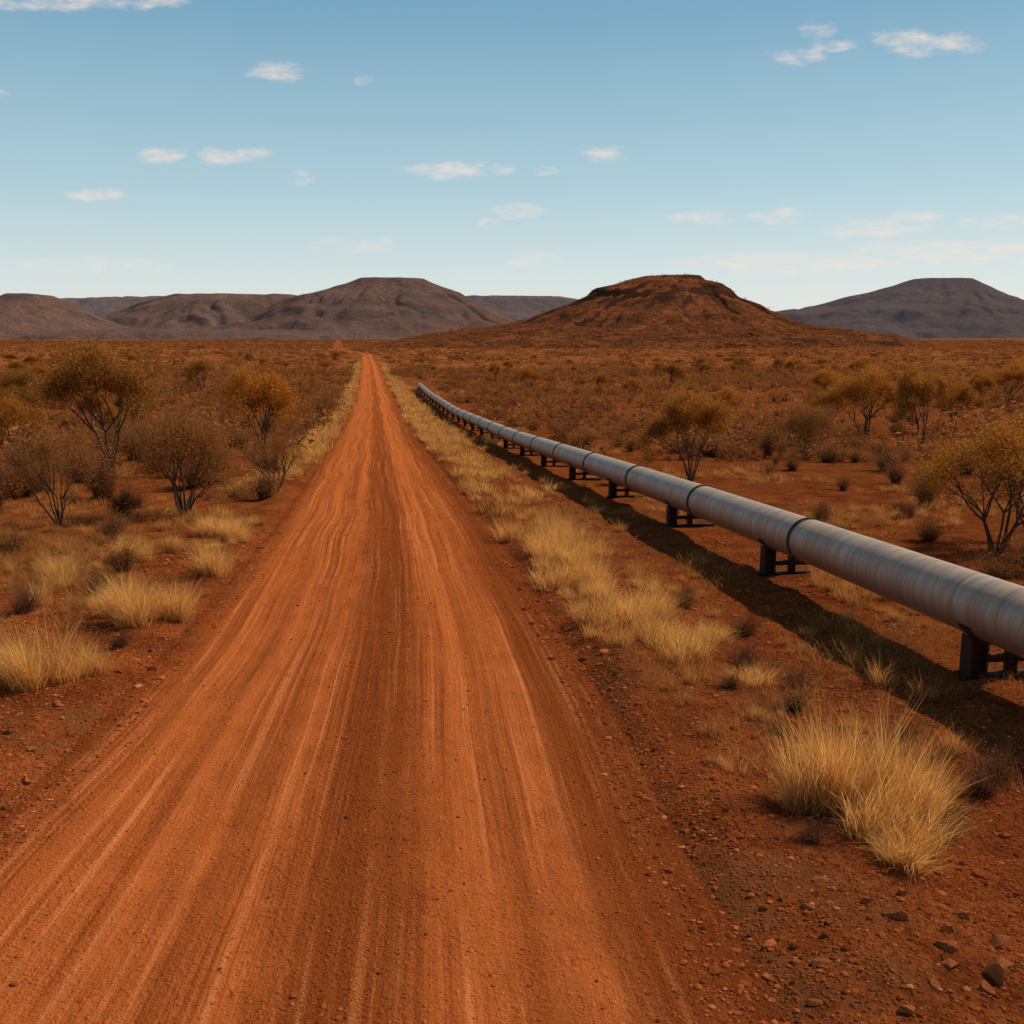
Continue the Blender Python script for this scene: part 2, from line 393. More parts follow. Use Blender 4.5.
hill("low eroded foothills in front of the range", 190, 2700,
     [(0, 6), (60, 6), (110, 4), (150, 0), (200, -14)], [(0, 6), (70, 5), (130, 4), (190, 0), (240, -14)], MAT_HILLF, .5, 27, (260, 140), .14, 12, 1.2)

# ------------------------------------------------------------------ plants
def grass_tuft(r, n, rad, h0, h1, wid, lean=.5, arch=.5, rag=0.):
    az = r.uniform(0, 2*PI, n); rr = rad*np.sqrt(r.uniform(0, 1, n))
    if rag:
        m = 7; ca = r.uniform(0, 2*PI, m); cr = rad*.70*np.sqrt(r.uniform(0, 1, m)); j = r.integers(0, m, n)
        cxy = np.stack([cr*np.cos(ca), cr*np.sin(ca)], -1)[j]+r.normal(0, rad*.18, (n, 2))
        rr = np.hypot(cxy[:, 0], cxy[:, 1]); az = np.arctan2(cxy[:, 1], cxy[:, 0]); hj = r.uniform(.5, 1.05, m)[j]
    else: hj = 1.
    p0 = np.stack([rr*np.cos(az), rr*np.sin(az), np.full(n, -.03)], -1)
    d = az+r.normal(0, 1.2, n)
    til = np.clip(rr/rad*lean*.75+np.abs(r.normal(0, .24, n)), 0, 1.4)
    L = (h0+(h1-h0)*r.beta(1.7, 1.8, n))*(1-.2*rr/rad)*hj
    def stp(p, ti, l):
        return p+np.stack([np.sin(ti)*np.cos(d), np.sin(ti)*np.sin(d), np.cos(ti)], -1)*l[:, None]
    p1 = stp(p0, til, L*.5); d = d+r.normal(0, .5, n); p2 = stp(p1, np.clip(til+arch*r.gamma(1.1, .65, n), 0, 2.4), L*.5)
    wa = r.uniform(0, PI, n); wv = np.stack([np.cos(wa), np.sin(wa), wa*0], -1)*wid*r.uniform(.5, 1.3, n)[:, None]
    V = np.stack([p0-wv, p0+wv, p1-wv*.75, p1+wv*.75, p2], 1).reshape(-1, 3)
    b = np.arange(n)[:, None, None]*5
    T = (np.array([[0, 1, 3], [0, 3, 2], [2, 3, 4]])[None]+b).reshape(-1, 3)
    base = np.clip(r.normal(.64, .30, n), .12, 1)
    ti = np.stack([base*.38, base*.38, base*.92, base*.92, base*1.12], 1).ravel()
    return V, T, np.clip(ti, .1, 1)
def leaves(r, C, size, asp=.4, flat=0.):
    n = len(C)
    u = r.normal(size=(n, 3)); u[:, 2] *= (1-flat); u /= np.linalg.norm(u, axis=1)[:, None]
    w = np.cross(u, r.normal(size=(n, 3))); w /= np.linalg.norm(w, axis=1)[:, None]
    s = size*r.uniform(.6, 1.4, n)[:, None]
    V = np.stack([C-u*s*.5, C+w*s*asp*.5, C+u*s*.5, C-w*s*asp*.5], 1).reshape(-1, 3)
    b = np.arange(n)[:, None, None]*4
    T = (np.array([[0, 1, 2], [0, 2, 3]])[None]+b).reshape(-1, 3)
    return V, T
def join(parts):
    VV = []; TT = []; I = []; o = 0
    for V, T, ti in parts:
        VV.append(V); TT.append(T+o); I.append(ti); o += len(V)
    return np.concatenate(VV), np.concatenate(TT), np.concatenate(I)
def shrub(r, ntw, nlf, H, W, lsize, tw=.012):
    az = r.uniform(0, 2*PI, ntw); el = r.uniform(.15, 1.25, ntw)
    lob = 1+.30*np.sin(az*2+r.uniform(0, 6))+.2*np.sin(az*3+r.uniform(0, 6))
    L = r.uniform(.5, 1.0, ntw)*lob
    tip = np.stack([np.cos(az)*np.sin(el)*W*.5*L*1.1, np.sin(az)*np.sin(el)*W*.5*L*1.1, np.cos(el*.85)*H*np.minimum(L, 1.15)], -1)
    mid = tip*.5; mid[:, 2] += H*.08; mid += r.normal(0, .04*W, mid.shape)
    root = r.normal(0, .05*W, (ntw, 3)); root[:, 2] = -.03
    wv = np.stack([np.cos(az+1.5), np.sin(az+1.5), az*0], -1)*tw
    V = np.stack([root-wv, root+wv, mid-wv*.6, mid+wv*.6, tip], 1).reshape(-1, 3)
    T = (np.array([[0, 1, 3], [0, 3, 2], [2, 3, 4]])[None]+np.arange(ntw)[:, None, None]*5).reshape(-1, 3)
    parts = [(V, T, np.zeros(len(V)))]
    k = r.integers(0, ntw, nlf); f = r.uniform(.45, 1.08, nlf)[:, None]
    C = tip[k]*f+r.normal(0, .06*W, (nlf, 3)); C[:, 2] = np.abs(C[:, 2])+.03
    lv, lt = leaves(r, C, lsize)
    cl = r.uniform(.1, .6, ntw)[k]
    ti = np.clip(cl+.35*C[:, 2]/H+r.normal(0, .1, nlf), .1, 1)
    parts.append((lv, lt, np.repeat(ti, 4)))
    return join(parts)
def tube(P, Rr, n=5):
    P = np.array(P); m = len(P); V = []; T = []
    for i in range(m):
        d = P[min(i+1, m-1)]-P[max(i-1, 0)]; d /= np.linalg.norm(d)+1e-9
        a = np.cross(d, [0.3, 1, .1]); a /= np.linalg.norm(a); b = np.cross(d, a)
        for j in range(n):
            q = 2*PI*j/n; V.append(P[i]+(a*math.cos(q)+b*math.sin(q))*Rr[i])
    for i in range(m-1):
        for j in range(n):
            q = (j+1) % n
            T += [[i*n+j, i*n+q, (i+1)*n+q], [i*n+j, (i+1)*n+q, (i+1)*n+j]]
    return np.array(V), np.array(T), np.zeros(len(V))
def make_tree(seed, H, W, stems, nleaf, ls, tilt=(.25, .6), depth=4, clump=.26, trunkf=.34, rad=.013):
    r = np.random.default_rng(seed); tubes = []; tips = []
    def grow(p, d, ln, rad, dep):
        P = [p.copy()]; Rr = [rad]
        for i in range(3):
            d = d+r.normal(0, .14, 3)+np.array([0, 0, .06]); d /= np.linalg.norm(d)
            p = p+d*ln/3; P.append(p.copy()); Rr.append(rad*(1-.13*(i+1)))
        tubes.append(tube(P, Rr, 6 if dep < 2 else 3))
        if dep >= depth-1: tips.extend(P[1:])
        if dep < depth:
            for c in range(int(r.integers(2, 4))):
                q = r.normal(0, 1, 3); q -= d*np.dot(q, d); q /= np.linalg.norm(q)
                nd = d+q*r.uniform(.35, .85); nd[2] += .05; nd /= np.linalg.norm(nd)
                grow(p, nd, ln*r.uniform(.55, .8), rad*.6, dep+1)
    a0 = r.uniform(0, 6)
    for i in range(stems):
        az = a0+2*PI*i/stems+r.normal(0, .3); el = r.uniform(*tilt)
        d = np.array([math.sin(el)*math.cos(az), math.sin(el)*math.sin(az), math.cos(el)])
        grow(np.array([math.cos(az)*.06, math.sin(az)*.06, -.12]), d, H*trunkf, H*rad*r.uniform(.7, 1.2), 0)
    V, T, ti = join(tubes); tips = np.array(tips)
    keep = r.uniform(0, 1, len(tips)) < .9; lt_ = tips[keep]
    k = r.integers(0, len(lt_), nleaf)
    C = lt_[k]+r.normal(0, clump*H/5, (nleaf, 3))*np.array([1, 1, .8])
    zmax = np.percentile(C[:, 2], 99.5)
    sz = H/zmax; rx_ = np.percentile(np.hypot(C[:, 0], C[:, 1]), 94); sx = W/2/rx_
    S = np.array([sx, sx, sz]); V = V*S; C = C*S
    lv, lt = leaves(r, C, ls, .38)
    cl = r.uniform(.0, .5, len(lt_))[k]
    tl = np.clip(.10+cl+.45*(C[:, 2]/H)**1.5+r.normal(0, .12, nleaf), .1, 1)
    return (V, T, ti), (lv, lt, np.repeat(tl, 4))

TREES = []
spec = [(1, 5.0, 5.0, 5, 21000, .115, (.25, .5)), (2, 5.0, 4.8, 5, 20000, .115, (.2, .55)), (3, 5.0, 5.2, 6, 17000, .115, (.3, .6)),
        (4, 5.0, 4.6, 5, 21000, .11, (.15, .5)), (5, 5.0, 5.6, 5, 16000, .115, (.35, .7)), (6, 5.0, 5.0, 4, 18000, .115, (.2, .5)), (7, 5.0, 5.0, 8, 15000, .075, (.2, .75)), (9, 5.0, 5.2, 7, 21000, .08, (.2, .65)),
        (12, 5.0, 5.0, 11, 30000, .080, (.1, .8))]
for sp in spec:
    w, l = make_tree(sp[0]*11, *sp[1:6], tilt=sp[6], trunkf=.34 if sp[0] != 12 else .24, depth=4, clump=.26 if sp[0] != 12 else .34, rad=.013 if sp[0] != 12 else .010)
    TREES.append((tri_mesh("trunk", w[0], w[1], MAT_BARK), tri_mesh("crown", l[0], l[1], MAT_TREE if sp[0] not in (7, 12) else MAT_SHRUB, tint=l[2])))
def put_tree(k, x, y, H, rz, wsc=1., label="multi-stemmed acacia tree with olive-yellow crown on red soil"):
    z = float(ground_z(x, y)); s = H/5.
    e = add("acacia_tree", None, label, "tree", "scattered acacia trees", loc=(x, y, z), rz=rz, sc=(s*wsc, s*wsc, s))
    add("trunk", TREES[k][0], parent=e); add("crown", TREES[k][1], parent=e)
placed = []
main = [(0, -18.9, 48, 6.0, .4, .88), (1, -12.6, 51, 4.9, 1.2, .95), (3, 7.6, 43, 3.8, 2.2, 1.0), (0, 24.2, 70, 5.2, 2.0, 1.0), (3, 26.4, 66, 5.2, 3.1, .9),
        (7, 11.5, 23.8, 3.2, 1.0, 1.2), (7, 13.3, 25.5, 3.2, 2.5, 1.2), (1, 28, 185, 5.6, 0, 1.0), (3, 15, 175, 4, 1, 1), (5, 38, 124, 5.2, 2, 1.0), (0, 70, 145, 6, 3, 1.0),
        (2, -55.5, 185, 6, 1.4, 1), (5, -44, 90, 5.4, .3, 1.0), (4, -40, 84, 4.2, .9, 1.0), (1, 64, 140, 5, 4, 1.1), (2, 46, 118, 5, 2.3, 1.0), (6, -13.3, 29.6, 2.8, 2.6, .95),
        (8, -10.2, 31.5, 3.3, 3, 1.05), (3, -31.5, 78, 4.0, 5, 1.0), (2, 36, 84, 4.4, 5, 1.0), (5, 37, 66, 4.6, 1.1, 1.0), (8, 16.3, 56, 3.0, 1.5, 1.2), (6, -8.7, 37.5, 2.2, 1, 1.2), (5, -24.5, 50, 3.6, 4, 1.0)]
for m_ in main:
    lab = "multi-stemmed acacia tree with olive-yellow crown on red soil"
    if m_[0] == 6: lab = "bare-stemmed shrubby acacia with thin dry brown crown"
    elif m_[0] == 8: lab = "dense rounded brown acacia bush with many thin stems"
    elif m_[0] == 3: lab = "bushy dark olive acacia with forked trunk on red soil"
    put_tree(*m_[:6], lab); placed.append((m_[1], m_[2], 3.6))
r = random.Random(5)
cnt = 0
while cnt < 75:
    y = 80+390*r.random()**1.1; x = r.uniform(-.62, .62)*y
    a = x-float(road_x(y))
    if abs(a) < 9 or (4 < a < 14): continue
    if any((x-p[0])**2+(y-p[1])**2 < (p[2]+5)**2 for p in placed): continue
    if x > 0 and y < 105 and r.random() < .7: continue
    put_tree(r.choice([0, 1, 2, 3, 4, 5, 7, 8]), x, y, r.uniform(2.4, 4.8), r.uniform(0, 6.28), r.uniform(.85, 1.2)); placed.append((x, y, 2.4)); cnt += 1

# individual shrubs
r8 = np.random.default_rng(88)
SH = []
for i in range(7):
    bare = i in (2, 5, 6)
    V, T, ti = shrub(r8, 240 if not bare else 460, 3000 if not bare else 1900, 1.0, 1.25, .038, .005)
    SH.append(tri_mesh("shrub", V, T, MAT_SHRUB, tint=ti))
def put_shrub(k, x, y, H, W, rz):
    add("shrub", SH[k], "dry twiggy brown shrub on red soil" if k in (2, 5, 6) else "low brown-green desert shrub on red soil", "shrub", "desert shrubs",
            loc=(x, y, float(ground_z(x, y))), rz=rz, sc=(W/1.2, W/1.2, H))
for s_ in [(2, -11.9, 30.8, 1.2, 1.8), (5, -16.5, 32, 1.6, 2.4), (2, 14.3, 57, 1.6, 2.4), (5, 13.5, 33, 1.6, 1.8), (2, -8.8, 36, 1.2, 2.0), (6, -12.4, 40, 1.8, 3.2), (6, -17.5, 41, 1.8, 3.0), (5, -21, 44, 2.0, 3.0), (6, -14.6, 36, 1.8, 2.8),
           (5, -17.5, 37, 1.8, 2.8), (3, -21.4, 117, 3.0, 4.6), (6, -11.0, 46, 1.3, 2.6), (5, -12.0, 24, .8, 1.4), (5, 9.9, 20.3, .7, 1.4), (6, 17, 30, 1.2, 2.0), (2, -20, 38, 2.0, 3.0), (5, -8.4, 21.5, .7, 1.4), (6, -10.5, 26.5, .8, 1.6),
           (6, 12.6, 22.8, 1.3, 2.2), (5, 11.2, 21.5, .9, 1.8), (2, 15.2, 28, 1.3, 2.2), (5, 10.8, 26, .7, 1.5), (6, 11.0, 19.2, 1.0, 1.8), (5, 12.2, 20.2, .9, 1.8)]:
    put_shrub(*s_, r.uniform(0, 6)); placed.append((s_[1], s_[2], 1.5))
cnt = 24; tries = 0
while cnt < 280 and tries < 20000:
    tries += 1
    y = 28+r.random()**.85*78; x = r.uniform(-.60, .60)*y
    a = x-float(road_x(y))
    if -5.6 < a < 11.5: continue
    if x > 0 and r.random() < (.65 if y < 45 else .2): continue
    if any((x-p[0])**2+(y-p[1])**2 < p[2]**2*.4 for p in placed): continue
    left = a < 0
    H = r.uniform(.5, 1.6) if left else r.uniform(.35, 1.3)
    if y < 36: H *= .65
    if -.47 < x/y < -.2 and y < 54: H *= .6
    if r.random() < .12: H *= 1.35
    k = r.choice([2, 5, 6]) if y < 42 else r.randrange(7)
    put_shrub(k, x, y, H, H*r.uniform(1.4, 2.2), r.uniform(0, 6.28)); placed.append((x, y, 1.3)); cnt += 1

# far scrub as one mass
r9 = np.random.default_rng(99)
far_t = []
for i in range(5): far_t.append(shrub(r9, 24, 150, 1., 1.7, .14, .015))
for i in range(4): far_t.append(shrub(r9, 5, 40, 1., 2.1, .31, .03))
def field(n, y0, y1, half):
    y = np.sqrt(r9.uniform(y0**2, y1**2, n)); x = r9.uniform(-half, half, n)*y
    a = x-road_x(y)
    k = (np.abs(a) > 5.2) & ~((a > 4.8) & (a < 12) & (y < 230))
    dens = .62+1.2*fbm(x/35, y/35, 40, 5)
    k &= r9.uniform(0, 1, n) < np.where(x < road_x(y), .4+.7*dens, .08+.9*dens)
    return x[k], y[k]
x1, y1 = field(19000, 52, 330, .66); x2, y2 = field(44000, 330, 2100, .64)
cX, cD, W0, W1, DD, hf = mesa
mx_ = r9.uniform(-W0, W1, 9000); my_ = r9.uniform(-DD, DD*.2, 9000)
mz = hf(mx_, my_); mxw, myw = mx_+cX, my_+cD
gzm = ground_z(mxw, myw); on = (mz > gzm+.3) & (r9.uniform(0, 1, len(mz)) < 1.0-.009*(mz-gzm))
x = np.concatenate([x1, x2, mxw[on]]); y = np.concatenate([y1, y2, myw[on]]); n = len(x)
z = ground_z(x, y); z[len(x1)+len(x2):] = mz[on]
nm = len(x1)+len(x2)
ins = (x[:nm]-cX > -W0) & (x[:nm]-cX < W1) & (np.abs(y[:nm]-cD) < DD)
hz = np.where(ins, hf(x[:nm]-cX, y[:nm]-cD), -99); z[:nm] = np.maximum(z[:nm], hz)
high = z > 12
near = np.arange(n) < len(x1)
idx = np.where(near, r9.integers(0, 5, n), r9.integers(5, 9, n))
big = r9.uniform(0, 1, n) < .05
H = np.where(near, r9.gamma(2.2, .28, n)+.18, r9.gamma(2.6, .36, n)+.3)*np.where(high, .75, 1)
H = np.minimum(H, 2.6)*np.where(big & ~near & ~high, 1.9, 1)
S = np.stack([H*r9.uniform(.8, 2.1, n)*np.where(near, 1, 1.55), H], -1)
Pp = np.stack([x, y, z-.05], -1)
V, T, ti, hu = scatter(far_t, Pp, S, r9.uniform(0, 6.28, n), r9.normal(0, .18, n), idx, r9.uniform(0, 1, n)**1.3)
add("scrub", tri_mesh("scrub", V, T, MAT_SCRUB, tint=ti, hue=hu), "dense low scrub covering the distant plain", "scrub", kind="stuff")

# grass
r10 = np.random.default_rng(10)
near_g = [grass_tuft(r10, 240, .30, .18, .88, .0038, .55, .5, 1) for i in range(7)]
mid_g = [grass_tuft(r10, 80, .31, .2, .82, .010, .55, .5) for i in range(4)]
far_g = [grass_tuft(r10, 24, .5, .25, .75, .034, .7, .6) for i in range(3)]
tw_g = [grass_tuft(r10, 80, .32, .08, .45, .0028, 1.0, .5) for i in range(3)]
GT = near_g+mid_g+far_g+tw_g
X_ = []; Y_ = []; S_ = []; H_ = []
def push(a, y, s, hue):
    y = np.asarray(y); X_.append(a+road_x(y)); Y_.append(y); S_.append(s); H_.append(hue)
def strip(n, y0, y1, a0, asd, s0, s1, hue, clump=None, th=-.12):
    y = y0*(y1/y0)**r10.uniform(0, 1, n)
    a = a0+r10.normal(0, 1, n)*asd
    if clump is not None:
        k = fbm(a/1.2+50, y/2.2, clump, 3) > th
        y = y[k]; a = a[k]
    k = np.abs(a) > 3.3; y = y[k]; a = a[k]
    push(a, y, r10.uniform(s0, s1, len(y))*r10.choice([.5, .8, 1, 1.2], len(y)), np.clip(hue+r10.normal(0, .30, len(y)), 0, 1))
strip(360, 13.5, 32, 4.4, .60, .5, 1.15, .12, 3, .06)
strip(760, 26, 90, 4.6, .8, .6, 1.2, .12, 5, .03)
strip(1300, 70, 420, 4.9, 1.0, .8, 1.4, .1)
strip(320, 12.5, 70, 6.0, 1.1, .25, .7, .8, 15, -.05)
strip(60, 9.0, 14.5, 5.3, .9, .25, .55, .9)
strip(420, 24, 60, -4.6, .8, .4, 1.0, .25, 7, .03)
strip(1200, 50, 420, -4.4, .8, .8, 1.4, .1)
strip(130, 11, 28, -6.9, 1.5, .3, .95, .4, 9, .15)
n = 9000; y = 15*(300/15)**r10.uniform(0, 1, n); xx = r10.uniform(-.62, .62, n)*y; a = xx-road_x(y)
k = ((a > 8.8) | (a < -5)) & (fbm(xx/5, y/5, 61, 3) > np.where(y < 40, .14, -.02)); push(a[k], y[k], r10.uniform(.25, .85, k.sum()), r10.uniform(.6, 1, k.sum()))
n = 10000; y = np.sqrt(r10.uniform(110**2, 800**2, n)); xx = r10.uniform(-.62, .62, n)*y; a = xx-road_x(y)
k = (np.abs(a) > 6) & (fbm(xx/45, y/45, 91, 4) > -.05)
k &= ~((xx > cX-W0) & (xx < cX+W1) & (y > cD-DD)); push(a[k], y[k], r10.uniform(.8, 1.6, k.sum()), r10.uniform(.3, 1, k.sum()))
X = np.concatenate(X_); Y = np.concatenate(Y_); Sg = np.concatenate(S_); Hu = np.concatenate(H_); n = len(X)
idx = np.where(Y < 30, r10.integers(0, 7, n), np.where(Y < 90, r10.integers(7, 11, n), r10.integers(11, 14, n)))
n2 = 1700; y = r10.uniform(6.5, 34, n2); side = r10.uniform(0, 1, n2) < .62
a = np.where(side, r10.uniform(4.0, 15, n2), -r10.uniform(4.2, 15, n2))
kk = fbm(a/1.5, y/1.5, 71, 3) > .04; y = y[kk]; a = a[kk]; n2 = len(y)
X = np.concatenate([X, a+road_x(y)]); Y = np.concatenate([Y, y]); Sg = np.concatenate([Sg, r10.uniform(.35, 1.2, n2)])
Hu = np.concatenate([Hu, r10.uniform(.6, 1, n2)]); idx = np.concatenate([idx, r10.integers(14, 17, n2)]); n = len(X)
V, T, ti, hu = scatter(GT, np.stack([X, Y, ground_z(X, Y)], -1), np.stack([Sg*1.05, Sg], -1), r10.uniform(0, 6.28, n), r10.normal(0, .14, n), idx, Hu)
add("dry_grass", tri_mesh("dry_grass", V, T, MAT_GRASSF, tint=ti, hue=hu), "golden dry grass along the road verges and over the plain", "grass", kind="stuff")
# individual tussocks
TU = [grass_tuft(r10, 1400, .36, .22, 1.35, .0031, .40, .40, 1) for i in range(6)]
TM = [tri_mesh("grass_tussock", *q[:2], MAT_GRASS, tint=q[2]) for q in TU]
def tus(k, x, y, H, W, lab="tall golden dry grass tussock on red gravelly soil"):
    add("grass_tussock", TM[k % 6], lab, "grass", "dry grass tussocks", loc=(x, y, float(ground_z(x, y))-.01), rz=r.uniform(0, 6), sc=(W/1.1, W/1.1, H/1.1))
for q in [(0, 3.2, 9.1, 1.45, 1.15), (1, 3.5, 8.9, 1.35, 1.1), (2, 2.9, 9.1, 1.3, 1.1), (3, 3.5, 8.4, .7, 1.1), (4, 3.15, 8.6, 1.0, 1.1), (5, 3.8, 9.1, .95, 1.0), (2, 3.3, 8.1, .5, .9),
          (0, -6.15, 12.8, 1.25, 1.25), (1, -6.8, 13.2, 1.0, 1.2), (4, -5.8, 13.1, .7, 1.0),
          (2, -6.3, 16.6, 1.2, 1.5), (3, -5.7, 16.9, 1.0, 1.2), (4, -7.0, 17.4, 1.15, 1.4), (1, -6.15, 20.9, 1.15, 1.4), (2, -7.9, 27.2, 1.0, 1.6), (3, -7.2, 26.0, .8, 1.3),
          (0, 2.5, 14.3, .9, 1.0), (1, 2.2, 15.2, .9, 1.1), (2, 1.95, 16.6, .95, 1.2), (3, 2.4, 17.2, .75, 1.1), (4, 1.75, 18.4, .9, 1.2), (5, 1.6, 20.0, .95, 1.3), (2, 1.3, 21.8, .95, 1.3), (3, .9, 24, .95, 1.4),
          (0, -9.3, 20.5, .9, 1.2), (2, -8.6, 23, .9, 1.2), (3, -8.2, 15.2, .6, .9), (5, 3.2, 15.8, .45, 1.0), (5, 3.3, 13.3, .40, .9)]:
    tus(*q)
# low dead twiggy brush between the verge and the pipe
TWM = []
for i in range(2):
    V, T, ti = shrub(r8, 420, 260, 1.0, 1.3, .03, .003); TWM.append(tri_mesh("shrub", V, T, MAT_SHRUB, tint=ti))
for i, (x, y, H, W) in enumerate([(3.55, 12.3, .38, 1.0), (3.1, 11.2, .25, .8), (3.9, 13.4, .45, 1.1), (3.4, 14.4, .5, 1.2), (2.9, 13.0, .3, .8), (4.6, 11.4, .3, .8), (3.9, 8.6, .35, .9), (2.6, 8.3, .25, .7), (4.1, 10.3, .25, .7), (3.9, 16.5, .5, 1.2), (3.2, 18.5, .5, 1.2), (-7.6, 14.2, .5, 1.2), (-8.6, 17.5, .6, 1.4), (-5.9, 14.8, .35, .9), (4.75, 9.7, .5, 1.0), (5.1, 10.1, .4, 1.0), (-7.9, 18.9, .6, 1.3), (-9.4, 15.6, .5, 1.2)]):
    add("shrub", TWM[i % 2], "low dead twiggy bush on red gravelly soil", "shrub", "desert shrubs", loc=(x, y, float(ground_z(x, y))), rz=i*1.7, sc=(W/1.2, W/1.2, H))

# ------------------------------------------------------------------ stones
def ico(seed, sub, jit=.22, cuts=10, lo=.42, hi=.8):
    import bmesh
    bm = bmesh.new(); bmesh.ops.create_icosphere(bm, subdivisions=sub, radius=1); q = np.random.default_rng(seed)
    V = np.array([v.co for v in bm.verts]); T = np.array([[v.index for v in f.verts] for f in bm.faces]); bm.free()
    for i in range(cuts):
        d = q.normal(size=3); d /= np.linalg.norm(d); c = q.uniform(lo, hi); p = V@d; V = V-np.outer(np.maximum(p-c, 0), d)
    V = V/np.abs(V).max()
    V = V*(1+q.uniform(-jit, jit, 3)*1.3)+q.normal(0, .012, V.shape); V[:, 2] *= .75
    return V, T
pt = []
for i in range(6):
    V, T = ico(i, 1); pt.append((V, T, np.full(len(V), .5)))
n = 140000
y = 4.6*(28/4.6)**r10.uniform(0, 1, n); a = r10.uniform(-9, 10, n)
w = .10+.8*np.exp(-((a-.25)/.45)**2)+1.0*sstep(np.abs(a), 2.1, 2.9)*(1-.45*sstep(np.abs(a), 5, 9))
w = w*(.25+1.5*np.clip(.5+fbm(a/.8, y/1.5, 77, 3), 0, 1))
k = r10.uniform(0, 1.2, n) < w; a = a[k]; y = y[k]; n = len(a); xx = a+road_x(y)
z = np.maximum(ground_z(xx, y), np.where(np.abs(a) < 4.1, road_z(a, y), -99))
s = .0035+r10.gamma(1.15, .0052, n)*np.where(np.abs(a) < 2.6, .65, 1.25); s = np.minimum(s, .06)
s = s*np.clip(.75+y/30, .8, 1.4)
V, T, ti, _ = scatter(pt, np.stack([xx, y, z], -1), np.stack([s, s], -1), r10.uniform(0, 6.28, n), r10.normal(0, .24, n), r10.integers(0, 6, n))
add("gravel", tri_mesh("gravel", V, T, MAT_PEB, tint=ti), "loose ironstone gravel scattered on the road and shoulders", "gravel", kind="stuff")
RK = []
for i in range(6):
    V, T = ico(50+i, 4, .25, 16, .38, .75); RK.append(tri_mesh("rock", V, T, MAT_ROCK))
rocks = [(2.85, 6.95, .10), (3.25, 6.2, .16), (3.05, 6.55, .08), (2.45, 5.75, .08), (2.45, 7.5, .08), (2.1, 6.3, .06), (3.0, 5.65, .07), (2.7, 7.2, .065), (3.5, 6.7, .09), (3.35, 5.8, .10), (2.2, 5.5, .055), (2.75, 6.05, .055),
         (-4.85, 9.6, .07), (-5.5, 11.8, .09), (-5.3, 12.0, .06), (-4.6, 9.0, .06), (-5.1, 10.3, .07), (-4.4, 8.6, .05), (3.9, 8.6, .07), (4.5, 10.2, .07), (2.9, 10.1, .06),
         (3.1, 6.05, .085), (2.95, 6.3, .06), (2.6, 6.6, .05), (3.4, 7.1, .065), (3.05, 7.4, .06), (2.2, 7.0, .05), (2.55, 5.45, .07), (2.8, 5.6, .05), (1.95, 5.9, .05), (2.3, 6.8, .045), (3.15, 6.8, .07),
         (-5.0, 11.0, .06), (-5.6, 10.9, .07), (-4.9, 10.0, .05), (-5.8, 11.5, .06), (-4.2, 8.2, .045)]
for i, (x, y, s) in enumerate(rocks):
    add("rock", RK[i % 6], "reddish-brown angular ironstone rock on gravelly soil", "rock", "loose rocks beside the road", loc=(x, y, float(ground_z(x, y))+s*.12), rz=i*1.3, sc=(s, s*.85, s*.8))

# ------------------------------------------------------------------ pipeline
RAD = .43; HC = .93; OFF = 8.55
def pipe_pt(y):
    return Vector((float(road_x(y))+OFF, y, float(base_z(y))+HC))
def lathe(name, prof, mat, n=48, smooth=True):
    V = []; T = []
    for (yy, rr) in prof:
        for j in range(n):
            q = 2*PI*j/n; V.append((rr*math.cos(q), yy, rr*math.sin(q)))
    for i in range(len(prof)-1):
        for j in range(n):
            q = (j+1) % n; T.append((i*n+j, (i+1)*n+j, (i+1)*n+q, i*n+q))
    return tri_mesh(name, V, T, mat, smooth=smooth)
LEN = 6.9
sec_me = lathe("pipe_section", [(i*LEN/8, RAD) for i in range(9)], MAT_PIPE)
ring_prof = [(-.085, RAD), (-.085, RAD+.010), (-.075, RAD+.013), (-.028, RAD+.013), (-.028, RAD+.034), (.028, RAD+.034), (.028, RAD+.013), (.075, RAD+.013), (.085, RAD+.010), (.085, RAD)]
ring_me = lathe("coupling_ring", ring_prof, MAT_RING, smooth=False)
knots = [-7., 2., 11.]+[19.9+6.9*k for k in range(26)]
p0 = pipe_pt(knots[0])
pipe = add("pipeline", None, "long grey steel pipeline raised on low dark supports", "pipeline", loc=p0)
pts = [pipe_pt(y) for y in knots]
for i in range(len(pts)-1):
    d = pts[i+1]-pts[i]; q = d.to_track_quat('Y', 'Z')
    o = add("pipe_section", sec_me, parent=pipe, loc=pts[i]-p0); o.rotation_mode = 'QUATERNION'; o.rotation_quaternion = q; o.scale = (1, d.length/LEN, 1)
    if i > 0:
        o = add("coupling_ring", ring_me, parent=pipe, loc=pts[i]-p0); o.rotation_mode = 'QUATERNION'; o.rotation_quaternion = q
d = (pts[-1]-pts[-2]).normalized(); P = []
for i in range(12):
    a = i/11*PI/2*.95; R = 1.5
    P.append(Vector(pts[-1]-p0)+d*math.sin(a)*R+Vector((0, 0, -1))*(1-math.cos(a))*R)
P.append(P[-1]+Vector((0, 0, -1.2)))
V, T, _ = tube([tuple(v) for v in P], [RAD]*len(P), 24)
add("pipe_bend", tri_mesh("pipe_bend", V, T, MAT_PIPE, smooth=True), parent=pipe)

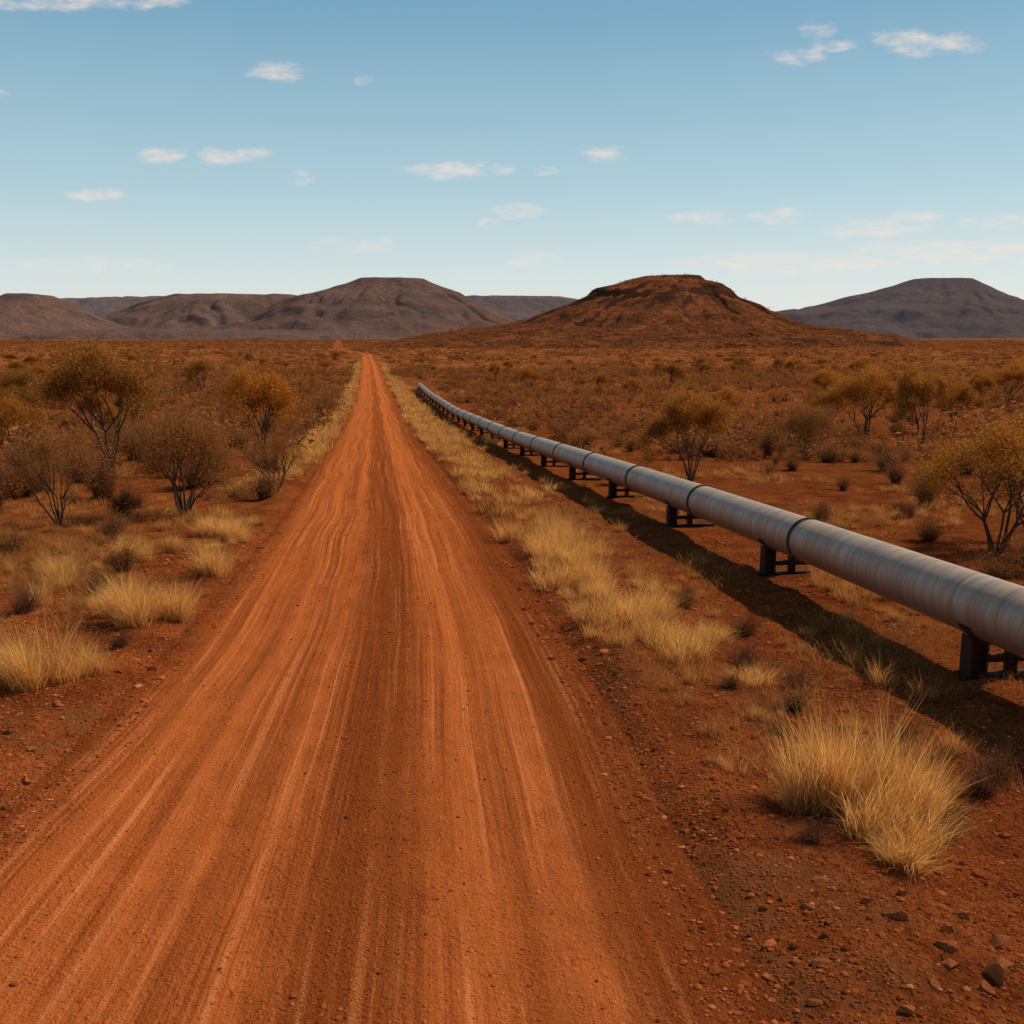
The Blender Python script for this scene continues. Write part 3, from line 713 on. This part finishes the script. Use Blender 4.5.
def ibeam(name, L, w, h, t_, axis):
    import bmesh
    bm = bmesh.new()
    for (cx, cz, sx, sz) in ((0, h/2-t_/2, w, t_), (0, -h/2+t_/2, w, t_), (0, 0, t_, h-2*t_)):
        g = bmesh.ops.create_cube(bm, size=1)
        for v in g['verts']:
            p = Vector((v.co.x*sx+cx, v.co.y*L, v.co.z*sz+cz))
            if axis == 'X': p = Vector((p.y, p.x, p.z))
            if axis == 'Z': p = Vector((p.z, p.x, p.y))
            v.co = p
    me = bpy.data.meshes.new(name); bm.to_mesh(me); bm.free(); me.materials.append(MAT_STEEL); return me
post_me = ibeam("post", .78, .26, .26, .03, 'Z')
beam_me = ibeam("cross_beam", 1.1, .12, .12, .022, 'X')
base_me = ibeam("base_beam", 1.5, .22, .08, .02, 'X')
V = []; T = []
ns = 16; r0, r1 = RAD+.004, RAD+.03
for yy in (-.13, .13):
    for j in range(ns+1):
        a = PI+(.16+.68*j/ns)*PI
        for rr in (r0, r1): V.append((rr*math.cos(a), yy, rr*math.sin(a)))
m_ = (ns+1)*2
for j in range(ns):
    b = j*2
    T += [(b, b+2, b+3, b+1), (m_+b, m_+b+1, m_+b+3, m_+b+2), (b, m_+b, m_+b+2, b+2), (b+1, b+3, m_+b+3, m_+b+1)]
sad_me = tri_mesh("saddle", V, T, MAT_STEEL)
for i in range(25):
    y = 13.45 if i == 0 else 14.0+7.5*i
    for j in range(len(knots)-1):
        if knots[j] <= y <= knots[j+1]:
            f = (y-knots[j])/(knots[j+1]-knots[j]); c = pts[j].lerp(pts[j+1], f)
    gz = float(ground_z(c.x, y))
    dx = float(road_x(y+2)-road_x(y-2))/4
    e = add("pipe_support", None, "dark rusty steel trestle support carrying the pipeline", "pipe support", "supports under the pipeline", loc=(c.x, c.y, gz), rz=-math.atan(dx))
    hgt = c.z-gz
    for sx, ws in ((-.20, 1.0), (.33, .5)):
        top = hgt-math.sqrt(RAD**2-sx**2)+.02
        add("post", post_me, parent=e, loc=(sx, 0, (top+.05)/2), sc=(ws, ws, (top-.05)/.78))
    add("cross_beam", beam_me, parent=e, loc=(.40, 0, .26), sc=(1.0, .9, .8))
    add("base_beam", base_me, parent=e, loc=(.34, 0, .02), sc=(1, 1, 1))
    add("saddle", sad_me, parent=e, loc=(0, 0, hgt))

# ------------------------------------------------------------------ sky
w = bpy.data.worlds.new("World"); scene.world = w; w.use_nodes = True; w.node_tree.nodes.clear()
t = NT(w.node_tree)
out = t.node('ShaderNodeOutputWorld'); bg = t.node('ShaderNodeBackground')
sky = t.node('ShaderNodeTexSky', sky_type='NISHITA'); sky.sun_disc = False
sky.sun_elevation = math.radians(SUN_EL); sky.sun_rotation = math.radians(SUN_AZ)
sky.altitude = 300; sky.air_density = 1.0; sky.dust_density = 1.0; sky.ozone_density = 1.0
g = t.node('ShaderNodeTexCoord').outputs['Generated']
s = t.node('ShaderNodeSeparateXYZ'); t.put(s.inputs[0], g)
STR = .09
el_ = t.m('DIVIDE', s.outputs[2], .6, clamp=True)
def gc(r_, g_, b_): return (r_/STR/12, g_/STR/12, b_/STR/12)
grad = t.ramp(el_, [(0., gc(.86, .84, .79)), (.09, gc(.69, .79, .79)), (.22, gc(.45, .65, .72)), (.46, gc(.20, .41, .565)), (1., gc(.05, .11, .20))])
vm = t.node('ShaderNodeVectorMath', operation='SCALE'); t.put(vm.inputs[0], grad); vm.inputs['Scale'].default_value = 12
skc = t.mix(.84, sky.outputs[0], vm.outputs[0])
yy = t.m('MAXIMUM', s.outputs[1], .02)
p = t.m('DIVIDE', s.outputs[0], yy); q = t.m('DIVIDE', s.outputs[2], yy)
cb = t.node('ShaderNodeCombineXYZ'); t.put(cb.inputs[0], p); t.put(cb.inputs[1], t.m('MULTIPLY', q, 2.6))
n1 = t.noise(cb.outputs[0], 44, 6, .64); n2 = t.noise(t.mapv(cb.outputs[0], loc=(3, 7, 0)), 22, 5, .65)
clouds = [(-.217, .239, 25, 6, 1), (-.058, .1523, 34, 6, 1), (-.0112, .153, 12, 4, .8), (.03, .152, 12, 3, .5), (.087, .1667, 18, 5, .95), (-.329, .1652, 22, 5, .8), (-.271, .164, 22, 5, .9), (-.244, .1665, 18, 4, .8),
          (-.39, .13, 26, 4, .75), (.361, .268, 28, 6, .95), (.405, .264, 26, 6, .9), (.37, .258, 22, 4, .7), (.262, .2525, 24, 5, .6), (.295, .262, 18, 4, .6), (.28, .276, 14, 6, .3), (-.415, .300, 70, 6, .8), (-.33, .301, 30, 5, .7),
          (.2525, .1105, 24, 5, .7), (.182, .109, 26, 5, .5), (.345, .099, 46, 6, .8), (.378, .110, 26, 4, .8), (.425, .078, 90, 8, .75), (.274, .068, 100, 7, .7), (.0075, .115, 22, 5, .55), (-.02, .104, 10, 4, .4),
          (-.15, .084, 36, 5, .35), (-.4, .065, 60, 5, .35), (.02, .07, 24, 5, .5), (-.137, .232, 8, 3, .3), (-.48, .218, 14, 4, .5), (-.2, .145, 12, 4, .3), (.46, .105, 30, 5, .5)]
mask = None
for (cp, cq, cw, ch, cs) in clouds:
    dx = t.m('MULTIPLY_ADD', p, 1024/(cw*1.4), -cp*1024/(cw*1.4)); dy = t.m('MULTIPLY_ADD', q, 1024/(ch*1.8), -cq*1024/(ch*1.8))
    rr = t.m('MULTIPLY_ADD', dx, dx, t.m('MULTIPLY', dy, dy))
    v = t.m('MINIMUM', t.m('SUBTRACT', 1.0, rr), cs)
    mask = v if mask is None else t.m('MAXIMUM', mask, v)
mask = t.m('ADD', mask, t.m('MULTIPLY', t.m('SUBTRACT', n1, .55), 2.8))
mask = t.ss(mask, -.2, 1.8)
mask = t.m('MULTIPLY', mask, t.m('ADD', .40, t.m('MULTIPLY', n2, 1.0)), clamp=True)
mask = t.m('MULTIPLY', mask, t.m('GREATER_THAN', s.outputs[1], .05))
c = t.mix(mask, skc, (10.2, 8.6, 7.5))
t.l.new(c, bg.inputs[0]); bg.inputs[1].default_value = STR
t.l.new(bg.outputs[0], out.inputs[0])

# ------------------------------------------------------------------ sun + camera
sl = bpy.data.lights.new("sun", 'SUN'); sl.energy = 5.0; sl.angle = math.radians(.5); sl.color = (1, .86, .64)
so = bpy.data.objects.new("sun", sl); COL.objects.link(so)
az, el = math.radians(SUN_AZ), math.radians(SUN_EL)
so.rotation_euler = Vector((math.sin(az)*math.cos(el), math.cos(az)*math.cos(el), math.sin(el))).to_track_quat('Z', 'Y').to_euler()
cd = bpy.data.cameras.new("camera"); cam = bpy.data.objects.new("camera", cd); COL.objects.link(cam)
cd.lens = 36; cd.sensor_width = 36; cd.clip_end = 60000; cd.clip_start = .1
cam.location = (0, 0, 4); cam.rotation_euler = (math.radians(90)-math.atan(177/1024), 0, 0)
scene.camera = cam
scene.view_settings.view_transform = 'Standard'; scene.view_settings.look = 'None'; scene.view_settings.exposure = 0
